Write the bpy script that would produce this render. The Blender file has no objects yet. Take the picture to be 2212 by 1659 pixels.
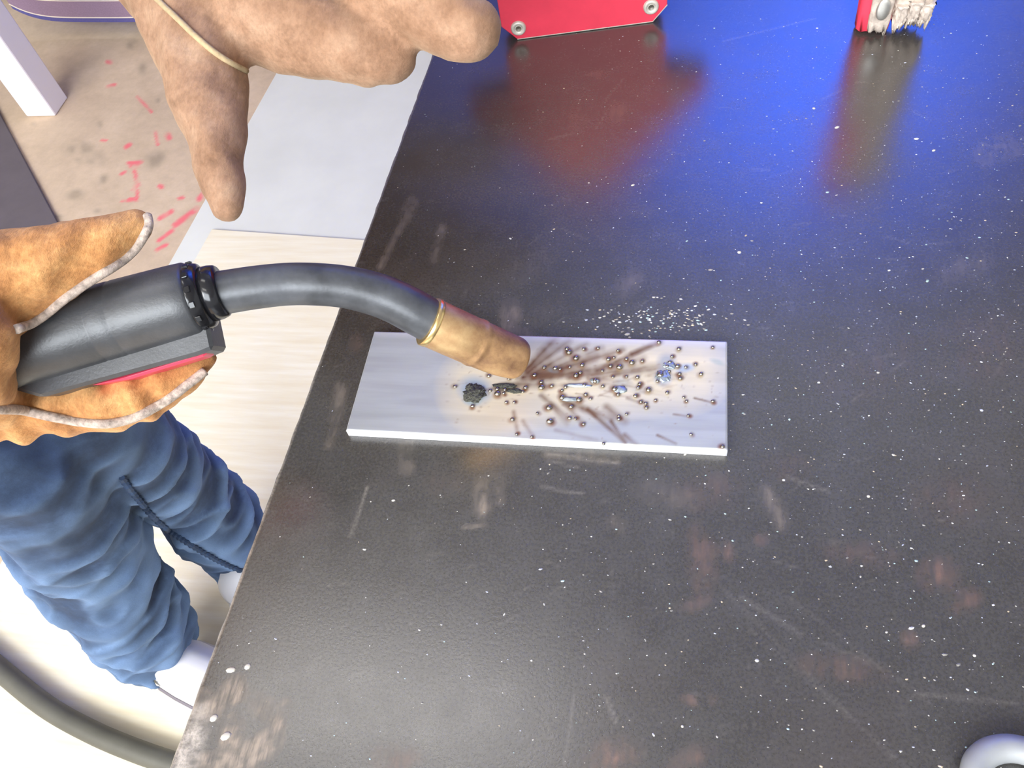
import bpy, bmesh, math, random
import numpy as np
from mathutils import Vector, Matrix, noise

random.seed(7); RNG = np.random.default_rng(7)
scene = bpy.context.scene
COL = scene.collection
V = Vector

# ------------------------------------------------------------------ camera
TZ = 0.85                                  # table top height
F_PX, CX, CY = 1800.0, 1106.0, 829.5       # focal length in pixels of the 2212 x 1659 frame
TH, ROLL, YAW = math.radians(54.858), math.radians(-13.557), math.radians(-19.125)
CAM = np.array([0.1292, -0.1601, TZ + 0.0045 + 0.27876])
FW = np.array([math.sin(YAW)*math.cos(TH), math.cos(YAW)*math.cos(TH), -math.sin(TH)])
_r = np.array([math.cos(YAW), -math.sin(YAW), 0.0]); _u = np.cross(_r, FW)
RT = math.cos(ROLL)*_r + math.sin(ROLL)*_u
UP = -math.sin(ROLL)*_r + math.cos(ROLL)*_u
cd = bpy.data.cameras.new('camera'); cam = bpy.data.objects.new('camera', cd); COL.objects.link(cam)
cd.sensor_fit = 'HORIZONTAL'; cd.sensor_width = 36.0; cd.lens = F_PX/2212*36.0
cd.clip_start = 0.01; cd.clip_end = 60
M = Matrix.Identity(4)
for i in range(3):
    M[i][0] = RT[i]; M[i][1] = UP[i]; M[i][2] = -FW[i]; M[i][3] = CAM[i]
cam.matrix_world = M
scene.camera = cam

# ------------------------------------------------------------------ view, world, large lights
vs = scene.view_settings
vs.view_transform = 'Standard'; vs.look = 'None'; vs.gamma = 1.0; vs.use_curve_mapping = False
vs.exposure = 0.42
w = bpy.data.worlds.new('world'); scene.world = w; w.use_nodes = True
w.node_tree.nodes['Background'].inputs[0].default_value = (0.97, 0.98, 1.0, 1)
w.node_tree.nodes['Background'].inputs[1].default_value = 0.60

def area(name, loc, target, sx, sy, power, color):
    l = bpy.data.lights.new(name, 'AREA'); l.shape = 'RECTANGLE'; l.size = sx; l.size_y = sy
    l.energy = power; l.color = color
    o = bpy.data.objects.new(name, l); COL.objects.link(o); o.location = loc
    d = V(target) - V(loc); o.rotation_euler = d.to_track_quat('-Z', 'Y').to_euler()
    return o
area('doorway_daylight', (-2.0, -2.05, 2.25), (-0.2, 0.1, 0.7), 1.9, 1.7, 84, (1.0, 0.96, 0.90))
area('front_window_daylight', (-0.25, -2.3, 2.45), (-0.1, 0.1, 0.9), 2.5, 1.5, 118, (0.88, 0.94, 1.0))
area('window_daylight', (0.45, 1.985, 1.93), (0.45, 1.5, 1.93), 0.40, 0.60, 46, (0.86, 0.93, 1.0))

# ------------------------------------------------------------------ helpers
def P(x, y, h):
    """point seen at pixel (x, y) that lies h metres above the table top"""
    d = FW + RT*(x-CX)/F_PX - UP*(y-CY)/F_PX
    t = (TZ + h - CAM[2])/d[2]
    return V(CAM + d*t)
def depth(p): return float((np.array(p) - CAM) @ FW)
def PR(x, y, h, rpx):
    p = P(x, y, h); return p, rpx*depth(p)/F_PX
def project(X):
    d = X - CAM; z = d @ FW
    return np.stack([CX + F_PX*(d @ RT)/z, CY - F_PX*(d @ UP)/z], -1)

def link(name, me, mat=None, parent=None, label=None, cat=None, group=None, kind=None, smooth=False):
    o = bpy.data.objects.new(name, me); COL.objects.link(o)
    if mat is not None and not me.materials: me.materials.append(mat)
    if parent is not None: o.parent = parent
    if label: o['label'] = label
    if cat: o['category'] = cat
    if group: o['group'] = group
    if kind: o['kind'] = kind
    if smooth: me.polygons.foreach_set('use_smooth', [True]*len(me.polygons))
    return o
def empty(name, label=None, cat=None, group=None, loc=(0, 0, 0)):
    o = bpy.data.objects.new(name, None); COL.objects.link(o); o.location = loc
    if label: o['label'] = label
    if cat: o['category'] = cat
    if group: o['group'] = group
    return o
def attach(o, root):
    """parent a part built in world coordinates under a root that stands elsewhere"""
    o.parent = root
    o.matrix_parent_inverse = Matrix.Translation(root.location).inverted()
    return o
def from_bm(name, bm):
    me = bpy.data.meshes.new(name); bm.normal_update(); bm.to_mesh(me); bm.free(); return me
def pydata(name, v, f):
    me = bpy.data.meshes.new(name); me.from_pydata([tuple(a) for a in v], [], f); me.update(); return me

def box_mesh(name, lo, hi, bevel=0.0, mtx=None, seg=2):
    bm = bmesh.new(); bmesh.ops.create_cube(bm, size=1)
    lo, hi = V(lo), V(hi); c = (lo+hi)/2; s = hi-lo
    for v in bm.verts: v.co = V((v.co.x*s.x, v.co.y*s.y, v.co.z*s.z)) + c
    if bevel: bmesh.ops.bevel(bm, geom=bm.edges[:], offset=bevel, segments=seg, affect='EDGES', profile=0.5)
    if mtx: bm.transform(mtx)
    return from_bm(name, bm)

def frames(pts):
    """parallel-transport frames along a polyline"""
    T = []
    for i in range(len(pts)):
        a = pts[max(0, i-1)]; b = pts[min(len(pts)-1, i+1)]; T.append((b-a).normalized())
    n = T[0].orthogonal().normalized(); out = []
    for i, t in enumerate(T):
        n = (n - t*n.dot(t)).normalized(); out.append((t, n, t.cross(n)))
    return out
def catmull(pts, n):
    """pts: list of tuples of equal length; returns resampled rows"""
    A = np.array(pts, float); A = np.vstack([2*A[0]-A[1], A, 2*A[-1]-A[-2]]); out = []
    for i in range(1, len(A)-2):
        for k in range(n):
            t = k/n; p0, p1, p2, p3 = A[i-1:i+3]
            out.append(.5*((2*p1)+(-p0+p2)*t+(2*p0-5*p1+4*p2-p3)*t*t+(-p0+3*p1-3*p2+p3)*t**3))
    out.append(A[-2]); return out
def tube_mesh(name, pts, rad, seg=16, cap=True):
    pts = [V(p) for p in pts]; rad = rad if hasattr(rad, '__len__') else [rad]*len(pts)
    fr = frames(pts); v = []; f = []
    for p, r, (t, n, b) in zip(pts, rad, fr):
        for k in range(seg):
            a = 2*math.pi*k/seg; v.append(p + (n*math.cos(a) + b*math.sin(a))*r)
    for i in range(len(pts)-1):
        for k in range(seg):
            k2 = (k+1) % seg; f.append((i*seg+k, i*seg+k2, (i+1)*seg+k2, (i+1)*seg+k))
    if cap: f.append(tuple(range(seg-1, -1, -1))); f.append(tuple((len(pts)-1)*seg+k for k in range(seg)))
    return pydata(name, v, f)
def prism_mesh(name, poly, h, mtx=None, bevel=0.0):
    bm = bmesh.new(); vs_ = [bm.verts.new((x, y, 0)) for x, y in poly]
    fc = bm.faces.new(vs_); r = bmesh.ops.extrude_face_region(bm, geom=[fc])
    bmesh.ops.translate(bm, vec=(0, 0, h), verts=[e for e in r['geom'] if isinstance(e, bmesh.types.BMVert)])
    bmesh.ops.recalc_face_normals(bm, faces=bm.faces[:])
    if bevel: bmesh.ops.bevel(bm, geom=bm.edges[:], offset=bevel, segments=1, affect='EDGES')
    if mtx: bm.transform(mtx)
    return from_bm(name, bm)
def grid_mesh(name, xs, ys, fz):
    X, Y = np.meshgrid(xs, ys); Z = fz(X, Y) if callable(fz) else np.full_like(X, fz)
    v = np.stack([X, Y, Z], -1).reshape(-1, 3); nx, ny = len(xs), len(ys)
    i = np.arange((nx-1)*(ny-1)); a = i % (nx-1) + (i//(nx-1))*nx
    q = np.stack([a, a+1, a+1+nx, a+nx], -1)
    return v, q
def mesh_np(name, v, quads):
    me = bpy.data.meshes.new(name); me.vertices.add(len(v)); me.vertices.foreach_set('co', np.asarray(v, np.float32).ravel())
    n = len(quads); me.loops.add(n*4); me.loops.foreach_set('vertex_index', np.asarray(quads, np.int32).ravel())
    me.polygons.add(n); me.polygons.foreach_set('loop_start', np.arange(n, dtype=np.int32)*4)
    me.update(calc_edges=True); me.validate(); return me
def set_col(me, name, rgb):
    a = me.color_attributes.new(name, 'FLOAT_COLOR', 'POINT')
    c = np.ones((len(me.vertices), 4), np.float32); c[:, :rgb.shape[1]] = rgb; a.data.foreach_set('color', c.ravel())
def bake(obj):
    """apply an object's modifiers and return the plain mesh"""
    dg = bpy.context.evaluated_depsgraph_get(); dg.update()
    me = bpy.data.meshes.new_from_object(obj.evaluated_get(dg))
    old = obj.data; bpy.data.objects.remove(obj); bpy.data.meshes.remove(old); return me
def blob_mesh(name, chains, voxel, smooth=6, sub=2):
    """continuous skin over chains of (point, radius): union, voxel remesh, smooth"""
    bm = bmesh.new()
    for ch in chains:
        for (p0, r0), (p1, r1) in zip(ch[:-1], ch[1:]):
            n = max(2, int((p1-p0).length/(min(r0, r1)*0.22)))
            for k in range(n+1):
                t = k/n
                bmesh.ops.create_icosphere(bm, subdivisions=sub, radius=r0+(r1-r0)*t, matrix=Matrix.Translation(p0.lerp(p1, t)))
    o = link('tmp', from_bm('tmp', bm))
    m = o.modifiers.new('r', 'REMESH'); m.mode = 'VOXEL'; m.voxel_size = voxel; m.use_smooth_shade = True
    s = o.modifiers.new('s', 'SMOOTH'); s.factor = 0.5; s.iterations = smooth
    me = bake(o); me.name = name; return me
def displace(me, fn):
    n = len(me.vertices); co = np.empty(n*3, np.float32); me.vertices.foreach_get('co', co); co = co.reshape(-1, 3)
    nr = np.empty(n*3, np.float32); me.vertex_normals.foreach_get('vector', nr); nr = nr.reshape(-1, 3)
    d = np.array([fn(V(c)) for c in co], np.float32); co = co + nr*d[:, None]
    me.vertices.foreach_set('co', co.ravel()); me.update()

# ------------------------------------------------------------------ materials
class NT:
    def __init__(s, name):
        s.m = bpy.data.materials.new(name); s.m.use_nodes = True; s.t = s.m.node_tree
        s.b = s.t.nodes['Principled BSDF']; s.out = s.t.nodes['Material Output']
    def n(s, kind, **kw):
        o = s.t.nodes.new(kind)
        for k, v in kw.items():
            if k.startswith('_'): o.inputs[k[1:].replace('_', ' ')].default_value = v
            else: setattr(o, k, v)
        return o
    def l(s, a, b): s.t.links.new(a, b)
    def set(s, **kw):
        for k, v in kw.items(): s.b.inputs[k.replace('_', ' ')].default_value = v
        return s
    def coord(s, scale=(1, 1, 1), rot=(0, 0, 0)):
        c = s.n('ShaderNodeTexCoord'); mp = s.n('ShaderNodeMapping'); mp.inputs['Scale'].default_value = scale
        mp.inputs['Rotation'].default_value = rot; s.l(c.outputs['Object'], mp.inputs['Vector']); return mp.outputs[0]
    def noise(s, scale, detail=4, rough=.6, vec=None):
        o = s.n('ShaderNodeTexNoise'); o.inputs['Scale'].default_value = scale; o.inputs['Detail'].default_value = detail
        o.inputs['Roughness'].default_value = rough; s.l(vec if vec else s.coord(), o.inputs['Vector']); return o.outputs['Fac']
    def ramp(s, fac, stops):
        o = s.n('ShaderNodeValToRGB'); e = o.color_ramp.elements
        while len(e) < len(stops): e.new(0.5)
        for el, (p, c) in zip(e, stops): el.position = p; el.color = (*c, 1) if len(c) == 3 else c
        s.l(fac, o.inputs[0]); return o.outputs[0]
    def mix(s, fac, a, b, mode='MIX'):
        o = s.n('ShaderNodeMix', data_type='RGBA', blend_type=mode)
        for sock, val in ((o.inputs[0], fac), (o.inputs[6], a), (o.inputs[7], b)):
            if hasattr(val, 'is_output'): s.l(val, sock)
            elif isinstance(val, tuple): sock.default_value = (*val, 1)
            else: sock.default_value = val
        return o.outputs[2]
    def math(s, op, a, b=0.0):
        o = s.n('ShaderNodeMath', operation=op)
        for sock, val in zip(o.inputs, (a, b)):
            if hasattr(val, 'is_output'): s.l(val, sock)
            else: sock.default_value = val
        return o.outputs[0]
    def bump(s, h, strength=.3, dist=.001):
        o = s.n('ShaderNodeBump'); o.inputs['Strength'].default_value = strength; o.inputs['Distance'].default_value = dist
        s.l(h, o.inputs['Height']); s.l(o.outputs[0], s.b.inputs['Normal']); return o
    def attr(s, name):
        o = s.n('ShaderNodeAttribute'); o.attribute_name = name; return o.outputs['Color']
    def sep(s, c):
        o = s.n('ShaderNodeSeparateColor'); s.l(c, o.inputs[0]); return o.outputs

def simple(name, col, rough=.5, metal=0.0, var=0.0, scale=60, bump=0.0, bscale=200, spec=None, ior=None):
    m = NT(name); m.set(Roughness=rough, Metallic=metal)
    if ior: m.set(IOR=ior)
    if var:
        lo = tuple(max(0, c*(1-var)) for c in col); hi = tuple(min(1, c*(1+var)) for c in col)
        m.l(m.ramp(m.noise(scale), [(.3, lo), (.7, hi)]), m.b.inputs['Base Color'])
    else: m.b.inputs['Base Color'].default_value = (*col, 1)
    if bump: m.bump(m.noise(bscale), bump)
    return m.m

def mat_table():
    m = NT('blackened_steel'); m.set(IOR=1.88)
    st = m.sep(m.attr('stain'))
    fine = m.noise(900, 3, .7); mid = m.noise(60, 6, .65); big = m.noise(11, 4, .6)
    base = m.ramp(mid, [(.25, (.022, .020, .018)), (.6, (.036, .034, .031)), (.85, (.056, .052, .048))])
    base = m.mix(.30, base, m.ramp(fine, [(.3, (.012, .011, .010)), (.75, (.12, .112, .10))]))
    base = m.mix(m.math('MULTIPLY', m.ramp(big, [(.5, (0, 0, 0)), (.75, (1, 1, 1))]), .25), base, (.085, .060, .048))
    hatch = m.noise(420, 4, .75, m.coord((1.0, .18, 1), (0, 0, 1.25)))
    hm = m.ramp(hatch, [(.35, (.15, .15, .15)), (.6, (1, 1, 1))])
    base = m.mix(m.math('MULTIPLY', st[0], hm), base, (.27, .215, .165))       # rubbed, bare patches
    base = m.mix(m.math('MULTIPLY', st[1], hm), base, (.20, .105, .070))       # rust
    base = m.mix(m.math('MULTIPLY', st[2], m.ramp(fine, [(.3, (.4,)*3), (.6, (1,)*3)])), base, (.42, .37, .32))   # pale scratches, worn edge
    m.l(base, m.b.inputs['Base Color'])
    r = m.math('ADD', m.math('MULTIPLY', mid, .16), .17)
    r = m.math('ADD', r, m.math('MULTIPLY', m.math('ADD', st[0], st[1]), .18))
    m.l(r, m.b.inputs['Roughness'])
    m.bump(fine, .10, .0004); return m.m
def mat_plate():
    m = NT('mill_steel'); m.set(Metallic=.4)
    c = m.attr('tint'); br = m.noise(160, 5, .7, m.coord((.05, 1, 1)))
    c2 = m.mix(.35, c, m.ramp(br, [(.3, (.55,)*3), (.7, (1,)*3)]), 'MULTIPLY')
    m.l(c2, m.b.inputs['Base Color'])
    m.l(m.math('ADD', m.math('MULTIPLY', br, .25), .30), m.b.inputs['Roughness'])
    m.bump(br, .06, .0004); return m.m
def mat_leather(name, cols, fuzz=.55):
    m = NT(name); m.set(Roughness=.85); m.b.inputs['Sheen Weight'].default_value = .25
    m.b.inputs['Sheen Tint'].default_value = (1, .75, .5, 1)
    a = m.noise(38, 6, .65); b = m.noise(700, 4, .7, m.coord((1, .35, 1), (0, 0, .5))); d = m.noise(16, 3, .6)
    a2 = m.noise(130, 5, .7); a = m.math('ADD', m.math('MULTIPLY', a, .6), m.math('MULTIPLY', a2, .4))
    c = m.ramp(a, [(.36, cols[0]), (.5, cols[1]), (.63, cols[2])])
    c = m.mix(.45, c, m.ramp(b, [(.3, (.35,)*3), (.65, (1,)*3)]), 'MULTIPLY')
    c = m.mix(m.math('MULTIPLY', m.ramp(d, [(.52, (0, 0, 0)), (.7, (1, 1, 1))]), .55), c, cols[0])
    m.l(c, m.b.inputs['Base Color']); m.bump(m.math('ADD', m.math('MULTIPLY', b, .6), a), fuzz, .0016); return m.m
def mat_denim():
    m = NT('denim'); m.set(Roughness=.9)
    wv = m.noise(900, 2, .7); a = m.noise(11, 6, .65); d = m.noise(20, 6, .75, m.coord((1, 1, .5)))
    c = m.ramp(a, [(.32, (.014, .026, .055)), (.52, (.034, .064, .135)), (.72, (.085, .150, .300))])
    c = m.mix(.35, c, m.ramp(d, [(.38, (.30,)*3), (.62, (1.,)*3)]), 'MULTIPLY')
    fd = m.sep(m.attr('fade'))
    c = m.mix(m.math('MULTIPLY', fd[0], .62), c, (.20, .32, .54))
    c = m.mix(.3, c, m.ramp(wv, [(.3, (.5,)*3), (.7, (1.,)*3)]), 'MULTIPLY')
    m.l(c, m.b.inputs['Base Color']); m.bump(wv, .2, .0006); return m.m
def mat_concrete():
    m = NT('concrete'); m.set(Roughness=.8)
    a = m.noise(7, 8, .7); b = m.noise(45, 5, .7); st = m.sep(m.attr('paint'))
    c = m.ramp(a, [(.3, (.50, .375, .262)), (.55, (.61, .465, .33)), (.75, (.69, .54, .40))])
    c = m.mix(.3, c, m.ramp(b, [(.3, (.7,)*3), (.6, (1,)*3)]), 'MULTIPLY')
    c = m.mix(st[1], c, (.22, .18, .13))
    c = m.mix(st[0], c, (.80, .12, .16))
    m.l(c, m.b.inputs['Base Color']); m.bump(b, .15, .002); return m.m
def mat_plywood():
    m = NT('pale_plywood'); m.set(Roughness=.6)
    g = m.noise(6, 6, .6, m.coord((1.2, 14, 1))); s = m.noise(55, 2, .5)
    c = m.ramp(g, [(.3, (.78, .68, .48)), (.6, (.84, .77, .60)), (.8, (.88, .83, .70))])
    m.l(c, m.b.inputs['Base Color']); return m.m
def mat_curtain():
    m = NT('blue_violet_curtain'); m.t.nodes.remove(m.b)
    d = m.n('ShaderNodeBsdfDiffuse'); t = m.n('ShaderNodeBsdfTranslucent'); mx = m.n('ShaderNodeMixShader')
    m.l(m.ramp(m.noise(400, 3), [(.3, (.17, .15, .34)), (.7, (.22, .19, .42))]), d.inputs[0])
    t.inputs[0].default_value = (.015, .13, .95, 1); mx.inputs[0].default_value = .4
    m.l(d.outputs[0], mx.inputs[1]); m.l(t.outputs[0], mx.inputs[2]); m.l(mx.outputs[0], m.out.inputs[0]); return m.m

M_TABLE = mat_table(); M_PLATE = mat_plate()
M_GLOVE = mat_leather('orange_suede', [(.25, .090, .024), (.56, .250, .080), (.80, .43, .165)])
M_GLOVE2 = mat_leather('tan_suede', [(.20, .100, .052), (.33, .185, .110), (.42, .260, .165)], .3)
M_WELT = simple('grey_welt', (.46, .37, .31), .9, 0, .45, 420, .5, 600)
M_WELT_PALE = simple('pale_welt', (.40, .30, .17), .8, 0, .2, 300, .3, 600)
M_DENIM = mat_denim(); M_CONC = mat_concrete(); M_PLY = mat_plywood(); M_CURT = mat_curtain()
M_BOARD = simple('light_grey_paint', (.70, .70, .64), .5, 0, .06, 5)
M_WALL = simple('dim_wall_paint', (.16, .16, .17), .8, 0, .1, 3)
M_CEIL = simple('ceiling_white', (.5, .5, .48), .8, 0, .05, 3)
M_BLACK = simple('black_grip_plastic', (.046, .048, .053), .39, 0, .25, 90, .10, 900, ior=1.65)
M_BLACKG = simple('black_gloss_plastic', (.010, .010, .012), .16)
M_NECK = simple('dark_neck_sleeve', (.064, .067, .074), .38, .2, .5, 60, .08, 500)
M_BRASS = NT('worn_copper_nozzle'); M_BRASS.set(Metallic=.75, Roughness=.42)
_a = M_BRASS.noise(48, 6, .7)
M_BRASS.l(M_BRASS.ramp(_a, [(.3, (.24, .12, .075)), (.5, (.56, .33, .16)), (.7, (.76, .52, .26))]), M_BRASS.b.inputs['Base Color'])
M_BRASS.bump(_a, .25, .001); M_BRASS = M_BRASS.m
M_RIM = simple('bright_brass', (.80, .58, .26), .25, .9)
M_PINK = simple('red_trigger', (.70, .05, .10), .35)
M_RED = simple('red_enamel', (.74, .045, .085), .42, 0, .10, 40, .03, 400)
M_STEEL = simple('bare_steel', (.56, .54, .50), .35, .8, .2, 120)
M_RIVET = simple('dull_rivet_steel', (.62, .58, .50), .4, .35, .15, 200)
M_DARKST = simple('dark_steel', (.06, .06, .06), .5, .6, .3, 80)
M_WORN = simple('worn_beige_steel', (.50, .42, .36), .6, .2, .35, 160, .5, 300)
M_CRUST = simple('weld_crust', (.075, .075, .06), .45, .5, .6, 900, .8, 1500)
M_BEAD = simple('spatter_steel', (.30, .275, .245), .20, .95, .3, 300)
M_BEADB = simple('blue_weld_metal', (.30, .34, .37), .42, .6, .3, 400)
M_WHITE = simple('white_shoe_leather', (.62, .60, .62), .5)
M_SOLE = simple('pale_sole', (.60, .57, .55), .6)
M_LACE = simple('grey_lace', (.17, .15, .17), .8)
M_POST = simple('white_post_paint', (.82, .78, .84), .45)
M_MAT = simple('grey_rubber', (.115, .095, .105), .75, 0, .08, 20, .1, 300)
M_HOSE = simple('olive_hose_rubber', (.095, .09, .072), .6, 0, .1, 30)
M_HOOK = simple('galvanised_steel', (.30, .31, .32), .5, .2, .1, 60)
M_JACKET = simple('navy_work_jacket', (.03, .035, .055), .9, 0, .2, 40, .2, 500)
M_SKIN = simple('skin', (.52, .32, .24), .55); M_HAIR = simple('dark_hair', (.03, .02, .015), .6)
M_EYE = simple('eye', (.7, .7, .68), .2); M_THREAD = simple('pale_thread', (.75, .66, .58), .8)
M_HEM = simple('mauve_hem_cloth', (.27, .185, .27), .9, 0, .1, 300)
M_PAINTW = simple('white_paint', (.50, .47, .41), .6)

# ------------------------------------------------------------------ masks drawn from stain lists
def seg_dist(Q, a, b):
    a = np.array(a, float); b = np.array(b, float); ab = b-a
    t = np.clip(((Q-a) @ ab)/max(ab @ ab, 1e-9), 0, 1); return np.linalg.norm(Q - a - t[:, None]*ab, axis=1), t
def stroke(Q, a, b, w, soft=.5):
    d, t = seg_dist(Q, a, b); return np.clip((w-d)/(w*soft), 0, 1)
def ell(Q, c, rx, ry, ang=0, soft=.7):
    d = Q-np.array(c, float); ca, sa = math.cos(math.radians(ang)), math.sin(math.radians(ang))
    u = (d[:, 0]*ca + d[:, 1]*sa)/rx; v = (-d[:, 0]*sa + d[:, 1]*ca)/ry
    return np.clip((1-np.sqrt(u*u+v*v))/soft, 0, 1)
def vnoise(Q, s, seed=0):
    """cheap smooth value noise on 2-D points"""
    r = np.random.default_rng(seed); T = r.random((64, 64)); q = Q/s
    i = np.floor(q).astype(int); f = q-i; f = f*f*(3-2*f); i0 = i % 64; i1 = (i+1) % 64
    a = T[i0[:, 1], i0[:, 0]]*(1-f[:, 0]) + T[i0[:, 1], i1[:, 0]]*f[:, 0]
    b = T[i1[:, 1], i0[:, 0]]*(1-f[:, 0]) + T[i1[:, 1], i1[:, 0]]*f[:, 0]
    return a*(1-f[:, 1]) + b*f[:, 1]

# ================================================================== THE SETTING
# floor
xs = np.unique(np.concatenate([np.linspace(-4, -1.75, 6), np.arange(-1.75, -.72, .005), np.linspace(-.72, 3.5, 8)]))
ys = np.unique(np.concatenate([np.linspace(-3.5, .55, 8), np.arange(.55, 1.95, .005), np.linspace(1.95, 2.4, 3)]))
v, q = grid_mesh('floor', xs, ys, 0.0)
me = mesh_np('floor', v, q); Q = project(v)
red = np.zeros(len(v)); drk = np.zeros(len(v))
for a, b, ww in [((233, 133), (239, 134), 7), ((232, 187), (248, 183), 5), ((296, 208), (328, 243), 4), ((336, 285), (341, 312), 5),
                 ((362, 292), (365, 298), 9), ((272, 318), (280, 312), 7), ((219, 303), (229, 303), 4), ((276, 352), (306, 350), 5),
                 ((284, 358), (296, 358), 8), ((262, 376), (270, 372), 5), ((290, 370), (298, 398), 6), ((298, 398), (288, 410), 7),
                 ((297, 412), (295, 432), 5), ((294, 431), (264, 435), 4), ((280, 430), (290, 430), 5), ((345, 402), (349, 404), 7),
                 ((386, 429), (395, 427), 5), ((345, 472), (372, 456), 7), ((378, 486), (425, 452), 9), ((430, 430), (442, 415), 8),
                 ((342, 520), (372, 498), 6), ((340, 540), (360, 528), 6)]:
    red = np.maximum(red, stroke(Q, a, b, ww, .6))
red *= np.clip(vnoise(Q, 9, 3)*1.7, .25, 1)
for c, rx, ry, an in [((165, 420), 30, 16, -10), ((225, 387), 14, 14, 0), ((215, 268), 9, 12, 0), ((340, 217), 9, 9, 0), ((285, 95), 18, 16, 0),
                      ((120, 470), 22, 12, 0), ((210, 455), 12, 9, 0), ((75, 268), 12, 8, 0), ((308, 150), 13, 20, 0), ((335, 345), 40, 22, -30), ((180, 330), 60, 30, 20)]:
    drk = np.maximum(drk, ell(Q, c, rx, ry, an)*.55)
drk = np.clip(drk*np.clip(vnoise(Q, 14, 5)*1.6, 0, 1), 0, 1)
set_col(me, 'paint', np.stack([red*.85, drk, red*0], -1))
link('floor', me, M_CONC, kind='structure', label='tan concrete floor with red paint marks')
# wall at the back with a window opening, ceiling
WB = 2.00; wx0, wx1, wz0, wz1 = .17, .73, 1.55, 2.31
bm = bmesh.new()
for lo, hi in [((-4, WB, 0), (wx0, WB+.15, 3.0)), ((wx1, WB, 0), (3.5, WB+.15, 3.0)), ((wx0, WB, 0), (wx1, WB+.15, wz0)), ((wx0, WB, wz1), (wx1, WB+.15, 3.0))]:
    c = (V(lo)+V(hi))/2; s = V(hi)-V(lo)
    bmesh.ops.create_cube(bm, size=1, matrix=Matrix.Translation(c) @ Matrix.Diagonal((*s, 1)))
link('wall_back', from_bm('wall_back', bm), M_WALL, kind='structure', label='dim grey wall behind the curtain')
win = empty('window_1', loc=(wx0, WB, wz0)); win['kind'] = 'structure'; win['label'] = 'high window in the grey wall behind the curtain'
for nm, lo, hi in [('window_frame', (wx0, WB+.04, wz0), (wx0+.05, WB+.11, wz1)), ('window_frame', (wx1-.05, WB+.04, wz0), (wx1, WB+.11, wz1)),
                   ('window_frame', (wx0+.05, WB+.04, wz0), (wx1-.05, WB+.11, wz0+.05)), ('window_frame', (wx0+.05, WB+.04, wz1-.05), (wx1-.05, WB+.11, wz1))]:
    attach(link(nm, box_mesh(nm, lo, hi, .004), M_POST), win)
link('ceiling', box_mesh('ceiling', (-4, -3.5, 3.0), (3.5, WB+.15, 3.1)), M_CEIL, kind='structure', label='off-white ceiling')

# ceiling lamps (a fluorescent fitting each)
M_LAMP = NT('lamp_diffuser'); M_LAMP.set(); M_LAMP.b.inputs['Emission Color'].default_value = (1, .97, .92, 1)
M_LAMP.b.inputs['Emission Strength'].default_value = 4.5; M_LAMP = M_LAMP.m
for (lx, ly, txt) in ((-.75, .32, 'long fluorescent ceiling lamp above the person beside the table'), (-.35, -1.1, 'long fluorescent ceiling lamp nearer the doorway')):
    r = empty('ceiling_lamp', txt, 'lamp', 'fluorescent ceiling lamps', (lx, ly, 3.0))
    attach(link('housing', box_mesh('housing', (lx-.65, ly-.16, 2.95), (lx+.65, ly+.16, 3.0), .01), M_POST), r)
    attach(link('diffuser', box_mesh('diffuser', (lx-.62, ly-.14, 2.93), (lx+.62, ly+.14, 2.952), .008), M_LAMP), r)

# ================================================================== FLOOR SHEETS, MAT, POST, CURTAIN, HOSE
def rect_on_floor(name, o, ang, x0, x1, y0, y1, z0, z1, bev=.002):
    mt = Matrix.Translation((o.x, o.y, 0)) @ Matrix.Rotation(ang, 4, 'Z')
    return box_mesh(name, (x0, y0, z0), (x1, y1, z1), bev, mt)
FZ = -TZ
gb = P(370, 560, FZ+.004)
link('floor_board', rect_on_floor('floor_board', gb, math.radians(-3.8), 0, 1.5, -1.6, .82, 0, .004), M_BOARD,
     label='light grey floor board between the tan concrete and the table', cat='board')
pb = P(500, 497, FZ+.010)
link('plywood_sheet', rect_on_floor('plywood_sheet', pb, math.radians(-4.6), -.045, 1.35, -1.55, 0, .004, .010), M_PLY,
     label='pale cream plywood sheet on the floor under the jeans legs', cat='board')
ma = P(0, 245, FZ+.008); mb = P(125, 480, FZ+.008); dm = (mb-ma).normalized(); nm = V((-dm.y, dm.x, 0))
if nm.x > 0: nm = -nm
c = [ma-dm*.35, mb+dm*.25, mb+dm*.25+nm*.7, ma-dm*.35+nm*.7]
link('floor_mat', prism_mesh('floor_mat', [(p.x, p.y) for p in c], .008, None, .002), M_MAT,
     label='dark grey rubber mat on the tan concrete beside the gloved thumb', cat='mat')
pp = P(103, 232, FZ); pr = empty('square_post', 'white square post standing on the tan concrete floor', 'post', None, pp)
attach(link('post_shaft', box_mesh('post_shaft', pp+V((-.040, -.035, 0)), pp+V((.040, .035, 2.35)), .004), M_POST), pr)
attach(link('post_cap', box_mesh('post_cap', pp+V((-.044, -.039, 2.35)), pp+V((.044, .039, 2.37)), .004), M_POST), pr)

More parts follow.
